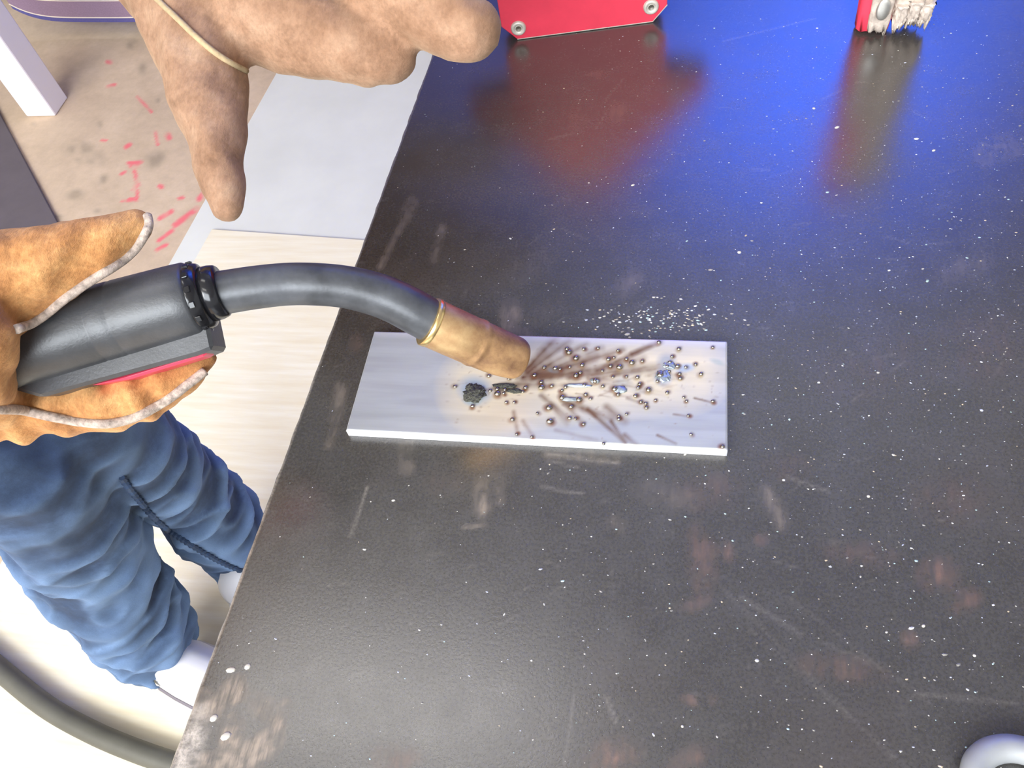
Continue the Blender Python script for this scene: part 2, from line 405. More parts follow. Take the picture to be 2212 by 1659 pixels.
# blue-violet welding curtain with a stitched hem
ch0 = P(66, 40, FZ+.04); CYY = P(200, 50, FZ+.04).y; CX0 = ch0.x
cr = empty('welding_curtain', 'blue violet welding curtain with pale stitched hem hanging behind the table', 'curtain', None, (CX0, CYY, 0))
def cwave(x, z): return .018*math.sin((x-CX0)*13)*min(1, .25+z/2.4) + .010*math.sin((x-CX0)*29+1)*(z/2.4)
xs = np.linspace(CX0, 1.6, 190); zs = np.concatenate([np.linspace(.0, .10, 8), np.linspace(.16, 2.46, 30)])
def hemz(x): return .04 + .05*math.exp(-((x-CX0)/.05)**1)
vv = []; ff = []
for j, z in enumerate(zs):
    for x in xs:
        zz = hemz(x)+z*(2.46-hemz(x))/2.46; vv.append((x, CYY+cwave(x, zz), zz))
for j in range(len(zs)-1):
    for i in range(len(xs)-1): a = j*len(xs)+i; ff.append((a, a+1, a+1+len(xs), a+len(xs)))
attach(link('curtain_cloth', pydata('curtain_cloth', vv, ff), M_CURT, smooth=True), cr)
vb, fb = [], []
for z in (.014, .060):
    vb += [(x, CYY+cwave(x, hemz(x)+z)-.0008, hemz(x)+z) for x in xs]
nb = len(xs); fb = [(i, i+1, nb+i+1, nb+i) for i in range(nb-1)]
attach(link('hem_band', pydata('hem_band', vb, fb), M_HEM, smooth=True, label='mauve folded hem band'), cr)
for dz in (.014, .060):
    pts = [(x, CYY+cwave(x, hemz(x)+dz)-.0015, hemz(x)+dz) for x in xs[:120]]
    attach(link('hem_stitching', tube_mesh('hem_stitching', pts, .0016, 6), M_THREAD, label='pale thread line'), cr)
attach(link('curtain_rail', tube_mesh('curtain_rail', [(CX0-.1, CYY, 2.475), (1.7, CYY, 2.475)], .014, 12), M_STEEL), cr)
for x in (CX0, 0.0, 1.55):
    attach(link('hanger_rod', tube_mesh('hanger_rod', [(x, CYY, 2.48), (x, CYY, 3.0)], .006, 8), M_STEEL), cr)

hp = [P(x, y, FZ+.026) for x, y in [(-260, 1195), (-120, 1340), (0, 1446), (100, 1526), (200, 1582), (300, 1624), (400, 1658), (520, 1700), (700, 1750)]]
hp = [V(p[:3]) for p in catmull([tuple(p) for p in hp], 8)]
link('cable_hose', tube_mesh('cable_hose', hp, .0145, 20), M_HOSE, smooth=True,
     label='thick olive grey hose curving over the bright floor near the shoe', cat='hose')

# ================================================================== WELDING TABLE
e3 = P(565, 1110, 0); e0 = P(925, 135, 0); ey = (e0-e3).normalized(); ANG = math.atan2(-ey.x, ey.y)
TO = V((e3.x, e3.y, 0)) - ey*e3.y                     # point of the left edge near y = 0
TM = Matrix.Translation((TO.x, TO.y, 0)) @ Matrix.Rotation(ANG, 4, 'Z')
table = empty('welding_table', 'dark blackened steel welding table with scuffs and spatter specks', 'table', None, (TO.x+.4, TO.y, 0))
TX1, TY0, TY1 = .95, -.62, .56
xs = np.unique(np.concatenate([np.arange(0, .40, .0011), np.linspace(.40, TX1, 8)]))
ys = np.unique(np.concatenate([np.linspace(TY0, -.20, 6), np.arange(-.20, .40, .0011), np.linspace(.40, TY1, 5)]))
v, q = grid_mesh('tabletop', xs, ys, TZ)
bv = .0016
edge_x = v[:, 0] == 0; v[:, 2] -= np.where(edge_x, bv, 0)                     # softened left edge
v[:, 0] += np.where(edge_x, .0006*vnoise(v[:, 1:2].repeat(2, 1)*1000, 7, 2)-.0003, 0)
Rz = np.array(Matrix.Rotation(ANG, 3, 'Z')); vw = v @ Rz.T + np.array([TO.x, TO.y, 0]); Q = project(vw)
nx, ny = len(xs), len(ys)
# side skirts
n0 = len(vw); ring = [j*nx for j in range(ny)] + [(ny-1)*nx+i for i in range(1, nx)] + [j*nx+nx-1 for j in range(ny-2, -1, -1)] + [i for i in range(nx-2, 0, -1)]
low = vw[ring].copy(); low[:, 2] = TZ-.011
side = np.array([[ring[k], ring[(k+1) % len(ring)], n0+(k+1) % len(ring), n0+k] for k in range(len(ring))])
vall = np.vstack([vw, low])
me = mesh_np('tabletop', vall, np.vstack([q, side]))
bare = np.zeros(len(vw)); rust = np.zeros(len(vw)); pale = np.zeros(len(vw))
for a, b, ww, s in [((890, 440), (875, 470), 14, .9), ((880, 465), (822, 575), 8, .8), ((955, 490), (938, 560), 9, .6), ((1103, 672), (1103, 720), 24, .7), ((1135, 715), (1150, 730), 10, .5),
                 ((737, 838), (725, 905), 13, .75), ((722, 925), (712, 960), 12, .4), ((880, 955), (878, 1010), 17, .5), ((1041, 1050), (1042, 1105), 18, .8), ((1078, 1040), (1080, 1080), 14, .35),
                 ((1000, 1139), (1050, 1134), 5, .6), ((1110, 590), (1180, 560), 26, .18), ((1350, 620), (1370, 605), 22, .30), ((1150, 690), (1200, 660), 20, .2),
                 ((1655, 1060), (1690, 1130), 18, .45), ((1390, 1050), (1480, 1080), 30, .28), ((2130, 330), (2190, 310), 30, .4), ((2050, 590), (2110, 570), 30, .22),
                 ((1180, 980), (1240, 985), 12, .6), ((1250, 985), (1330, 995), 14, .55), ((1320, 1130), (1340, 1140), 18, .3), ((1500, 830), (1500, 840), 4, 0)]:
    bare = np.maximum(bare, stroke(Q, a, b, ww*1.4, 1.0)*s)
for c, rx, ry, an, s in [((1515, 1210), 42, 95, -8, .75), ((1500, 1305), 46, 22, -20, .8), ((1570, 1190), 22, 34, -30, .8), ((1645, 1165), 22, 18, 0, .6), ((1530, 1060), 90, 60, 0, .3),
                     ((2030, 1240), 62, 50, -10, .75), ((2085, 1300), 50, 36, -30, .75), ((1820, 1445), 120, 40, 10, .5), ((1965, 1385), 24, 34, -20, .6), ((1490, 1513), 26, 14, 30, .95), ((1540, 1510), 12, 14, 0, .7),
                     ((1325, 1635), 75, 55, -15, .75), ((1490, 1640), 70, 40, -30, .6), ((850, 1640), 75, 45, 0, .6), ((1240, 250), 40, 40, 0, .25), ((1335, 245), 34, 30, 20, .5),
                     ((1290, 160), 30, 14, 0, .4), ((2050, 1080), 110, 70, 0, .25), ((1860, 1200), 110, 40, 10, .35), ((1700, 1010), 70, 40, 0, .2), ((960, 1040), 60, 40, 0, .12),
                     ((1180, 860), 10, 10, 0, 0), ((2120, 750), 120, 100, 0, .2), ((1900, 800), 200, 120, 0, .12), ((770, 740), 22, 30, 0, .45)]:
    rust = np.maximum(rust, ell(Q, c, rx, ry, an, 1.0)*s)
for c, rx, ry, an, s in [((500, 1500), 55, 34, -60, .9), ((500, 1585), 34, 70, 5, .8), ((435, 1520), 40, 60, -60, .8), ((560, 1620), 75, 40, -40, .95), ((605, 1555), 24, 55, 20, .9), ((480, 1645), 90, 30, 0, .8), ((570, 1530), 60, 35, 40, .45)]:
    bare = np.maximum(bare, ell(Q, c, rx, ry, an, .6)*s)
nz = np.clip(vnoise(Q, 26, 11)*.9+vnoise(Q, 9, 12)*.7-.35, 0, 1)
bare = np.clip(bare*(.15+nz)*np.where((Q[:, 0] < 660) & (Q[:, 1] > 1420), 1.5, .8), 0, 1); rust = np.clip(rust*(.20+nz)*.9, 0, 1)
for a, b, ww, s in [((1560, 1270), (1930, 1640), 4, .22), ((1620, 1360), (1960, 1659), 4, .2), ((1700, 1290), (2010, 1520), 4, .2), ((1600, 1290), (1730, 1370), 9, .25), ((1780, 1390), (1900, 1440), 6, .2),
                 ((1700, 1030), (1790, 1062), 5, .35), ((792, 1052), (757, 1160), 4, .8), ((1170, 1052), (1260, 1068), 5, .5), ((1185, 982), (1335, 1000), 5, .6), ((1180, 995), (1250, 1010), 4, .4),
                 ((1320, 1200), (1325, 1300), 3, .15), ((1240, 1500), (1220, 1659), 3, .18), ((1385, 1590), (1395, 1640), 3, .2), ((1560, 90), (1760, 40), 3, .25), ((1310, 1508), (1330, 1560), 6, .5),
                 ((880, 1380), (600, 1470), 3, .07), ((1990, 1500), (2200, 1520), 8, .25)]:
    pale = np.maximum(pale, stroke(Q, a, b, ww, 1.0)*s*.42)
for _ in range(130):
    x, y = RNG.uniform(700, 2212), RNG.uniform(60, 1659); L = RNG.uniform(10, 60); a = RNG.normal(-.2, .5)
    sel = (abs(Q[:, 0]-x) < 70) & (abs(Q[:, 1]-y) < 70)
    if sel.any(): pale[sel] = np.maximum(pale[sel], stroke(Q[sel], (x, y), (x+L*math.cos(a), y+L*math.sin(a)), RNG.uniform(2, 4), .9)*RNG.uniform(.03, .10))
pale = np.where(v[:, 0] < .0019, np.maximum(pale, .30+.65*nz*np.clip((Q[:, 1]-300)/900, .15, 1)), pale)
pale = np.maximum(pale, ell(Q, (400, 1620), 45, 130, 20, .5)*np.clip(nz*1.3, 0, 1))
stn = np.zeros((len(vall), 3)); stn[:n0] = np.stack([bare, rust, pale], -1); stn[n0:, 2] = .45; stn[n0:, 1] = .4
set_col(me, 'stain', stn)
attach(link('tabletop', me, M_TABLE, label='blackened steel plate top'), table)
for lx in (.10, TX1-.12):
    for ly in (TY0+.06, TY1-.10):
        attach(link('leg', box_mesh('leg', (lx, ly, 0.0105 if lx < .5 else 0.0105), (lx+.05, ly+.05, TZ-.06), .004, TM), M_DARKST), table)
for lo, hi in [((.10, TY0+.06, TZ-.061), (TX1-.07, TY0+.11, TZ-.0112)), ((.10, TY1-.10, TZ-.061), (TX1-.07, TY1-.05, TZ-.0112)),
               ((.10, TY0+.112, TZ-.061), (.15, TY1-.102, TZ-.0112)), ((TX1-.12, TY0+.112, TZ-.061), (TX1-.07, TY1-.102, TZ-.0112))]:
    attach(link('frame_rail', box_mesh('frame_rail', lo, hi, .003, TM), M_DARKST), table)

# loose bright spatter specks, nobody could count them
M_FLECK = NT('spatter_specks'); M_FLECK.set(Roughness=.4, Metallic=.15); M_FLECK.l(M_FLECK.attr('tone'), M_FLECK.b.inputs['Base Color']); M_FLECK = M_FLECK.m
fv, ff, fc = [], [], []
tones = [(.42, .40, .36), (.62, .61, .58), (.34, .46, .45), (.46, .37, .25), (.24, .22, .20), (.40, .42, .50), (.22, .21, .19)]
def fleck(p, r, el, ang, tone):
    b = len(fv); ca, sa = math.cos(ang), math.sin(ang)
    for k in range(6):
        a = k*math.pi/3; rr = r*RNG.uniform(.75, 1.2); x, y = rr*el*math.cos(a), rr*math.sin(a)
        fv.append((p.x+x*ca-y*sa, p.y+x*sa+y*ca, TZ+.00002))
    fv.append((p.x, p.y, TZ+r*.75)); fc.extend([tone]*7)
    for k in range(6): ff.append((b+k, b+(k+1) % 6, b+6))
k = 0
while k < 2100:
    x, y = RNG.uniform(420, 2212), RNG.uniform(40, 1659)
    p = P(x, y, 0); lx = (TM.inverted() @ p).x
    if lx < .003: continue
    dens = .12 + .88*np.clip((x-900)/900, 0, 1)*np.clip(1.3-abs(y-600)/900, .25, 1)
    if RNG.random() > dens: continue
    if 745 < x < 1575 and 715 < y < 985: continue
    r = .00016*math.exp(RNG.normal(0, .45)); r = min(r, .0007)
    fleck(p, r, RNG.uniform(1, 1.9), RNG.normal(.1, .4), tones[RNG.integers(len(tones))]); k += 1
for _ in range(160):       # thick drift of dust above the plate's far edge
    x, y = RNG.normal(1440, 80), RNG.normal(690, 18); fleck(P(x, y, 0), RNG.uniform(.0002, .0005), 1.6, RNG.normal(0, .3), tones[RNG.integers(len(tones))])
me = pydata('spatter_specks', fv, ff); set_col(me, 'tone', np.array(fc))
attach(link('spatter_specks', me, M_FLECK, kind='stuff', label='tiny bright spatter specks scattered on the top'), table)
for x, y, a, b in [(462, 1551, 10, 7), (488, 1590, 13, 8), (535, 1440, 8, 6), (499, 1447, 12, 6), (1355, 722, 10, 5), (1597, 545, 7, 6), (1808, 275, 9, 5), (1758, 234, 5, 5), (1367, 400, 7, 4), (2017, 325, 7, 4), (1480, 982, 6, 3), (1995, 1352, 7, 5), (1876, 1072, 6, 5), (1474, 1569, 5, 5), (2105, 1416, 6, 5), (850, 1081, 7, 4)]:
    p, r = PR(x, y, 0, 1); bm = bmesh.new()
    bmesh.ops.create_uvsphere(bm, u_segments=8, v_segments=4, radius=1, matrix=Matrix.Translation((p.x, p.y, TZ)) @ Matrix.Rotation(RNG.uniform(.1, .7), 4, 'Z') @ Matrix.Diagonal((a*r*(1 if x < 540 else .65), b*r*(1.1 if x < 540 else .7), .0004, 1)))
    attach(link('paint_chip', from_bm('paint_chip', bm), M_PAINTW, smooth=True), table)

# ================================================================== STEEL COUPON
PT = .0045; PZ = TZ+PT
plate = empty('steel_coupon', 'flat grey steel test plate with weld spatter under the nozzle', 'plate', None, (.075, .025, TZ))
xs = np.linspace(0, .150, 301); ys = np.linspace(0, .050, 101); v, q = grid_mesh('p', xs, ys, PZ)
Q = project(v)
base = np.array([.42, .435, .455]); col = np.tile(base, (len(v), 1))
def lay(mask, c):
    global col
    col = col*(1-mask[:, None]) + np.array(c)*mask[:, None]
n1, n2 = vnoise(Q, 40, 21), vnoise(Q, 12, 22)
lay(np.clip((vnoise(Q*np.array([.15, 1]), 9, 30)-.35)*1.0, 0, .45), (.36, .36, .39))
dl, tl = seg_dist(Q, (1035, 842), (1490, 800))
lay(np.clip(np.clip(1.25-dl/80, 0, 1)**.7*(.75+.4*n1), 0, 1), (.72, .63, .44))
lay(np.clip((958-Q[:, 1]-(Q[:, 0]-1565)*.045)/-40+.2, 0, .0), (.5, .48, .52))
for a, b, ww, s in [((1135, 800), (1202, 728), 15, .95), ((1140, 805), (1230, 735), 12, .7), ((1150, 808), (1268, 742), 10, .6), ((1155, 812), (1300, 752), 11, .55), ((1165, 812), (1345, 755), 12, .6), ((1170, 815), (1290, 770), 10, .55),
                 ((1290, 800), (1425, 737), 10, .6), ((1365, 765), (1430, 738), 9, .7), ((1190, 815), (1390, 775), 14, .5), ((1230, 815), (1420, 790), 12, .55), ((1330, 808), (1440, 795), 9, .5), ((1130, 815), (1210, 805), 12, .8),
                 ((1150, 818), (1270, 800), 10, .6), ((1120, 830), (1190, 832), 14, .55), ((1170, 855), (1225, 900), 10, .5), ((1215, 865), (1260, 915), 10, .5), ((1225, 870), (1320, 905), 13, .6), ((1270, 885), (1350, 955), 8, .65), ((1320, 910), (1350, 955), 7, .5),
                 ((1110, 890), (1118, 935), 8, .45), ((1130, 910), (1150, 940), 8, .4), ((1355, 860), (1385, 870), 6, .5), ((1310, 880), (1350, 910), 14, .5), ((1190, 875), (1225, 915), 10, .35), ((1500, 860), (1540, 870), 4, .6), ((1455, 895), (1490, 900), 4, .5), ((1420, 940), (1460, 958), 5, .5), ((1350, 940), (1380, 965), 9, .5), ((1200, 930), (1290, 950), 7, .25)]:
    d, t = seg_dist(Q, a, b); lay(np.clip(1-d/ww, 0, 1)*(1-.45*t)*np.minimum(1,s*1.5)*(.75+.5*n2), (.15, .072, .035))
lay(ell(Q, (1026, 843), 46, 38, 20, .5)*.75, (.28, .38, .50)); lay(ell(Q, (1020, 865), 24, 14, 0, .5)*.6, (.30, .42, .52))
lay(ell(Q, (1440, 782), 26, 24, 0, .6)*.75, (.30, .33, .36)); lay(ell(Q, (1432, 815), 24, 24, 0, .6)*.85, (.38, .46, .54)); lay(ell(Q, (1480, 795), 28, 12, -10, .6)*.8, (.40, .50, .60))
lay(ell(Q, (1345, 828), 26, 16, 0, .6)*.6, (.40, .42, .38)); lay(ell(Q, (1385, 840), 32, 14, 0, .6)*.45, (.42, .44, .42)); lay(ell(Q, (1550, 782), 22, 8, 20, .6)*.5, (.30, .38, .36))
lay(ell(Q, (1093, 836), 36, 13, -3, .4)*.85, (.16, .12, .07)); lay(ell(Q, (1195, 800), 16, 7, 10, .6)*.5, (.25, .32, .34)); lay(ell(Q, (1230, 862), 22, 6, 3, .4)*.9, (.22, .27, .40)); lay(ell(Q, (1255, 832), 45, 6, -4, .5)*.6, (.30, .27, .30))
BC = [(145, 522), (272, 663), (310, 597), (400, 552), (452, 575), (497, 570), (450, 540), (505, 545), (655, 530), (635, 560), (515, 635), (572, 637), (560, 760), (590, 868), (700, 885), (740, 715), (825, 677), (830, 775), (975, 750), (1015, 755), (1075, 793), (985, 668), (920, 603), (1042, 618), (1080, 512), (1158, 483), (845, 517), (770, 530), (770, 490), (920, 550), (945, 525), (1020, 443), (1050, 422), (1065, 367), (1020, 318), (970, 275), (955, 250), (1075, 250), (1180, 243), (870, 390), (905, 395), (975, 380), (1210, 408), (1255, 325), (1270, 375), (1335, 383), (1295, 312), (1385, 322), (1425, 350), (1500, 337), (1620, 203), (1765, 250), (1715, 305), (1700, 345), (1680, 375), (1695, 412), (1755, 375), (1815, 380), (1885, 362), (1630, 440), (1610, 482), (1775, 463), (1770, 430), (1925, 432), (1385, 450), (1288, 452), (1465, 455), (1300, 540), (1325, 580), (1545, 547), (1470, 530), (1480, 505), (1680, 567), (1595, 620), (1490, 632), (1525, 645), (1530, 675), (1330, 735), (1385, 722), (1330, 757), (1820, 627), (1800, 600), (2010, 628), (1832, 732), (1852, 868), (2080, 957), (2010, 237), (1215, 520), (1090, 580), (1125, 610), (1220, 935), (1450, 590), (390, 445), (580, 450), (535, 465), (720, 440), (790, 385), (1325, 262)]
BIG = {(825, 677), (830, 775), (1020, 443), (1300, 540), (1020, 318), (1158, 483), (1335, 383), (1425, 350), (920, 603), (452, 575), (970, 275), (1545, 547), (1630, 440), (1042, 618), (770, 530)}
beads = [(940+x*.2984, 680+y*.2984, (6.2 if (x, y) in BIG else RNG.uniform(3.2, 4.8))) for x, y in BC]
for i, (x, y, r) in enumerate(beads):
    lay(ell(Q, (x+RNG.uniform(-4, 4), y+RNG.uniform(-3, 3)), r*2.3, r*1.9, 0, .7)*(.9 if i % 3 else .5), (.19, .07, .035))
for _ in range(46):
    x, y = RNG.uniform(1120, 1440), RNG.normal(822, 22); an = math.atan2(y-838, 200)+RNG.normal(0, .22); L = RNG.uniform(15, 60)
    d, t = seg_dist(Q, (x, y), (x+L*math.cos(an), y+L*math.sin(an))); lay(np.clip(1-d/RNG.uniform(3, 8), 0, 1)*(1-.5*t)*RNG.uniform(.2, .6), (.24, .13, .07))
for _ in range(110):
    x, y = RNG.uniform(960, 1560), RNG.normal(835, 45); lay(ell(Q, (x, y), RNG.uniform(2, 6), RNG.uniform(2, 4), 0, .8)*RNG.uniform(.2, .6), (.30, .20, .14))
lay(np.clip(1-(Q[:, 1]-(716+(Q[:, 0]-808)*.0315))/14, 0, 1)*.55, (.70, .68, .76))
# body: top grid + sides
nx, ny = 301, 101; ring = [j*nx for j in range(ny)] + [(ny-1)*nx+i for i in range(1, nx)] + [j*nx+nx-1 for j in range(ny-2, -1, -1)] + [i for i in range(nx-2, 0, -1)]
v[:, 2] += (vnoise(Q, 60, 41)-.5)*.0002
mid = v[ring].copy(); out = np.array([.075, .025]); dirs = np.sign(mid[:, :2]-out)*np.stack([np.isclose(abs(mid[:, 0]-.075), .075), np.isclose(abs(mid[:, 1]-.025), .025)], -1)
mid[:, :2] += dirs*.0005; mid[:, 2] = PZ-.0006; lowr = mid.copy(); lowr[:, 2] = TZ+.0001
n0 = len(v); m_ = len(ring); k = np.arange(m_); k2 = (k+1) % m_; ra = np.array(ring)
s1 = np.stack([ra, ra[k2], n0+k2, n0+k], -1); s2 = np.stack([n0+k, n0+k2, n0+m_+k2, n0+m_+k], -1)
va = np.vstack([v, mid, lowr]); ca = np.vstack([col, np.tile((.85, .85, .88), (2*m_, 1))])
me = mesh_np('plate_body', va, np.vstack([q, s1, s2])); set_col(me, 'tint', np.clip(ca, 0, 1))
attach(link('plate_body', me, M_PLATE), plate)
# each bead of spatter
bm = bmesh.new(); bmesh.ops.create_uvsphere(bm, u_segments=10, v_segments=6, radius=1)
for f_ in bm.faces: f_.smooth = True
ME_BEAD = from_bm('spatter_bead', bm); ME_BEAD.materials.append(M_BEAD)
for x, y, r in beads:
    p, rr = PR(x, y, PT, r); o = link('spatter_bead', ME_BEAD); o.location = p + V((0, 0, rr*.45)); o.scale = (rr*RNG.uniform(.95, 1.25), rr, rr*.85); attach(o, plate)
def crust(name, c, rx, ry, hz, seed, mat, seg=4, label=None):
    bm = bmesh.new(); bmesh.ops.create_icosphere(bm, subdivisions=seg, radius=1)
    p, s = PR(c[0], c[1], PT, 1)
    for vt in bm.verts:
        n = noise.fractal(vt.co*2.6+V((seed, 0, 0)), 1, 2, 4); vt.co *= 1+.38*n
        vt.co = V((vt.co.x*rx*s, vt.co.y*ry*s*1.15, vt.co.z*hz))
    bmesh.ops.translate(bm, vec=p, verts=bm.verts); attach(link(name, from_bm(name, bm), mat, smooth=True, label=label), plate)
crust('weld_lump', (1026, 850), 22, 19, .0015, 1, M_CRUST, label='dark crusty weld lump')
crust('weld_lump', (1018, 838), 12, 9, .0012, 5, M_CRUST)
crust('weld_streak', (1090, 834), 26, 6, .0006, 2, M_CRUST)
crust('weld_streak', (1112, 845), 18, 5, .0007, 9, M_CRUST)
crust('weld_fleck', (1232, 863), 19, 4.5, .0009, 3, M_BEADB, 3); crust('weld_fleck', (1285, 824), 11, 5, .0012, 4, M_BEADB, 3)
crust('weld_lump', (1432, 813), 15, 14, .0006, 6, M_BEADB, 4, 'blue grey weld lump'); crust('weld_lump', (1446, 790), 14, 9, .0006, 7, M_BEADB)
crust('weld_streak', (1250, 833), 30, 4, .0006, 8, M_BEADB, 3); crust('weld_lump', (1340, 842), 14, 8, .0007, 10, M_BEADB, 3)

# ================================================================== WELDING GUN
gun = empty('welding_gun', 'black welding gun with bent grey neck and copper nozzle', 'welding gun', None, P(1122, 776, PT+.012))
ax = [(1124, 777, .021, 45), (1080, 762, .027, 50), (1030, 741, .034, 52), (985, 721, .041, 53), (930, 696, .048, 54)]
rows = [(*P(x, y, h), PR(x, y, h, r)[1]) for x, y, h, r in ax]
cv = catmull(rows, 8); pts = [V(r[:3]) for r in cv]; rad = [r[3] for r in cv]
pts = pts[::-1]; rad = rad[::-1]; n = len(pts)          # base -> mouth
rad = [r*(1.0 if i/n < .45 else (1.035 if i/n < .50 else 1.0)) for i, r in enumerate(rad)]
rad[-1] *= .90; rad[-2] *= .97
d = (pts[-1]-pts[-2]).normalized()
wall_pts = pts + [pts[-1]-d*.0004, pts[-1]-d*.012]; wall_rad = rad + [rad[-1]*.80, rad[-1]*.78]
me = tube_mesh('nozzle', wall_pts, wall_rad, 40)
attach(link('nozzle', me, M_BRASS, smooth=True, label='worn copper nozzle'), gun)
a0 = (pts[1]-pts[0]).normalized()
attach(link('nozzle_rim', tube_mesh('nozzle_rim', [pts[0]-a0*.0012, pts[0]-a0*.0008, pts[0]+a0*.0010, pts[0]+a0*.0014], [rad[0]*.97, rad[0]*1.03, rad[0]*1.03, rad[0]*.99], 40), M_RIM, smooth=True), gun)
attach(link('contact_tip', tube_mesh('contact_tip', [pts[-1]-d*.012, pts[-1]-d*.002, pts[-1]-d*.001], [.0036, .0034, .0022], 14), M_RIM, smooth=True), gun)
attach(link('electrode_wire', tube_mesh('electrode_wire', [pts[-1]-d*.002, pts[-1]+d*.0035], .0006, 8), M_DARKST), gun)
nk = [(945, 703, .0462, 46), (900, 676, .0520, 48), (850, 650, .057, 47.5), (800, 632, .061, 47), (740, 619, .065, 46), (680, 614, .068, 46), (620, 614, .070, 46), (560, 620, .072, 46.5), (500, 629, .073, 47), (430, 641, .074, 48)]
cv = catmull([(*P(x, y, h), PR(x, y, h, r)[1]) for x, y, h, r in nk], 6)
attach(link('gooseneck', tube_mesh('gooseneck', [V(r[:3]) for r in cv], [r[3] for r in cv], 36), M_NECK, smooth=True, label='bent dark grey neck tube'), gun)
# handle axis
H0 = P(424, 643, .0745); H1 = P(60, 745, .075); ha = (H1-H0).normalized(); k0 = depth(H0)/F_PX
def hx(s): return H0 + ha*s
prof = [(.0000, 76), (.0012, 80), (.006, 81.5), (.026, 84), (.0265, 83.3), (.0272, 83.3), (.0277, 84.1), (.0335, 84.6), (.034, 84.0), (.0347, 84.0), (.0352, 84.8), (.055, 87), (.080, 88), (.105, 86), (.135, 80), (.160, 74), (.164, 66)]
attach(link('handle', tube_mesh('handle', [hx(s) for s, r in prof], [r*k0 for s, r in prof], 48), M_BLACK, smooth=True, label='matt black grip'), gun)
cp = [(-.0042, 62), (-.0035, 70), (-.0006, 76), (.0008, 76)]
attach(link('front_ring', tube_mesh('front_ring', [hx(s) for s, r in cp], [r*k0 for s, r in cp], 48), M_BLACKG, smooth=True, label='glossy black front ring'), gun)
cp = [(-.0095, 54), (-.0090, 57), (-.0070, 60), (-.0030, 61)]
attach(link('neck_nut', tube_mesh('neck_nut', [hx(s) for s, r in cp], [r*k0 for s, r in cp], 48), M_BLACKG, smooth=True), gun)
t_, n_, b_ = frames([H0, H1])[0]
for kk in range(14):
    an = 2*math.pi*kk/14; rd = n_*math.cos(an)+b_*math.sin(an); tg = t_.cross(rd)
    mt = Matrix.Translation(hx(-.0012)+rd*76*k0); mt = mt @ Matrix((( *t_, 0), (*rd, 0), (*tg, 0), (0, 0, 0, 1))).transposed()
    attach(link('ring_tooth', box_mesh('ring_tooth', (-.0010, -.0012, -.0011), (.0010, .00025, .0011), .0002, mt, 1), M_BLACKG), gun)
# trigger housing below the grip
dn = V(tuple(-UP)); dn = (dn - ha*dn.dot(ha)).normalized(); dp = ha.cross(dn).normalized()
if dp.dot(V(tuple(FW))) < 0: dp = -dp                     # dp points away from the viewer
mt = Matrix(((*ha, 0), (*dn, 0), (*dp, 0), (0, 0, 0, 1))).transposed(); mt.translation = H0
poly = [(-.0025, 40*k0), (-.0015, 118*k0), (.004, 122*k0), (.060, 118*k0), (.075, 60*k0)]
attach(link('trigger_housing', prism_mesh('trigger_housing', poly, .017, mt @ Matrix.Translation((0, 0, -.003)), .0012), M_BLACK, label='black trigger housing'), gun)
poly = [(.0012, 115*k0), (.003, 126*k0), (.030, 130*k0), (.044, 120*k0)]
attach(link('trigger', prism_mesh('trigger', poly, .010, mt @ Matrix.Translation((0, 0, 0)), .0008), M_PINK, label='red trigger'), gun)
# cable leaving the back of the grip
cbl = [hx(.160), hx(.20), hx(.26)+V((0, 0, -.01)), hx(.32)+V((-.02, -.03, -.06)), V((-.62, -.30, .60)), V((-.95, -.55, .25)), V((-1.25, -.70, .06)), V((-1.6, -.8, .012))]
cbl = [V(p) for p in catmull([tuple(p) for p in cbl], 10)]
attach(link('gun_cable', tube_mesh('gun_cable', cbl, .010, 16), M_HOSE, smooth=True), gun)

# ================================================================== PERSON (jeans, work gloves)
person = empty('person', 'person in blue jeans and brown leather work gloves welding at the table edge', 'person', None, (-.50, .14, .01))
def chain(l): return [PR(*t) for t in l]
# --- hand on the gun
gh = [chain([(-230, 790, .085, 150), (-120, 720, .088, 140), (-40, 640, .096, 118), (20, 606, .099, 108), (90, 574, .1005, 90), (165, 543, .100, 71), (235, 514, .098, 55), (293, 489, .096, 39)]),      # thumb on top
      chain([(-230, 790, .080, 150), (-100, 790, .070, 130), (-60, 860, .055, 105), (20, 868, .050, 92), (110, 866, .047, 79), (200, 866, .046, 77), (285, 858, .046, 68), (360, 826, .047, 54), (415, 793, .048, 42), (444, 772, .049, 30)]),   # index along the trigger
      chain([(-140, 800, .050, 110), (-60, 850, .030, 90), (60, 842, .022, 72), (170, 830, .020, 66), (240, 800, .022, 50), (230, 760, .030, 46)]),
      chain([(-170, 800, .045, 110), (-110, 850, .020, 90), (-10, 835, .010, 68), (80, 810, .010, 58), (120, 770, .020, 44)]),
      chain([(-70, 640, .100, 105), (-62, 730, .100, 92), (-66, 800, .088, 92), (-60, 860, .060, 100)]),
      chain([(-230, 790, .082, 150), (-420, 840, .10, 215), (-600, 890, .12, 300)])]
gme = blob_mesh('glove', gh, .0016, 7)
def wr(c):
    return .0010*noise.fractal(c*55, 1, 2, 3) + .0011*noise.noise(V((c.x*120+c.y*40, c.y*60, c.z*90)))
def wr_grip(c):
    x, y = project(np.array([c[:]]))[0]; f_ = 0.0
    if y > 780 and x < 400: f_ = .0011*math.sin(x/15.0 - y/28.0 + 3*noise.noise(c*40))*min(1, (400-x)/60)*min(1, (y-780)/40)
    elif y < 700: f_ = .0007*math.sin(x/26.0 + y/34.0 + 4*noise.noise(c*35))
    return wr(c) + f_
displace(gme, wr_grip)
gl = link('glove', gme, M_GLOVE, smooth=True, label='orange brown suede glove gripping the gun'); attach(gl, person)
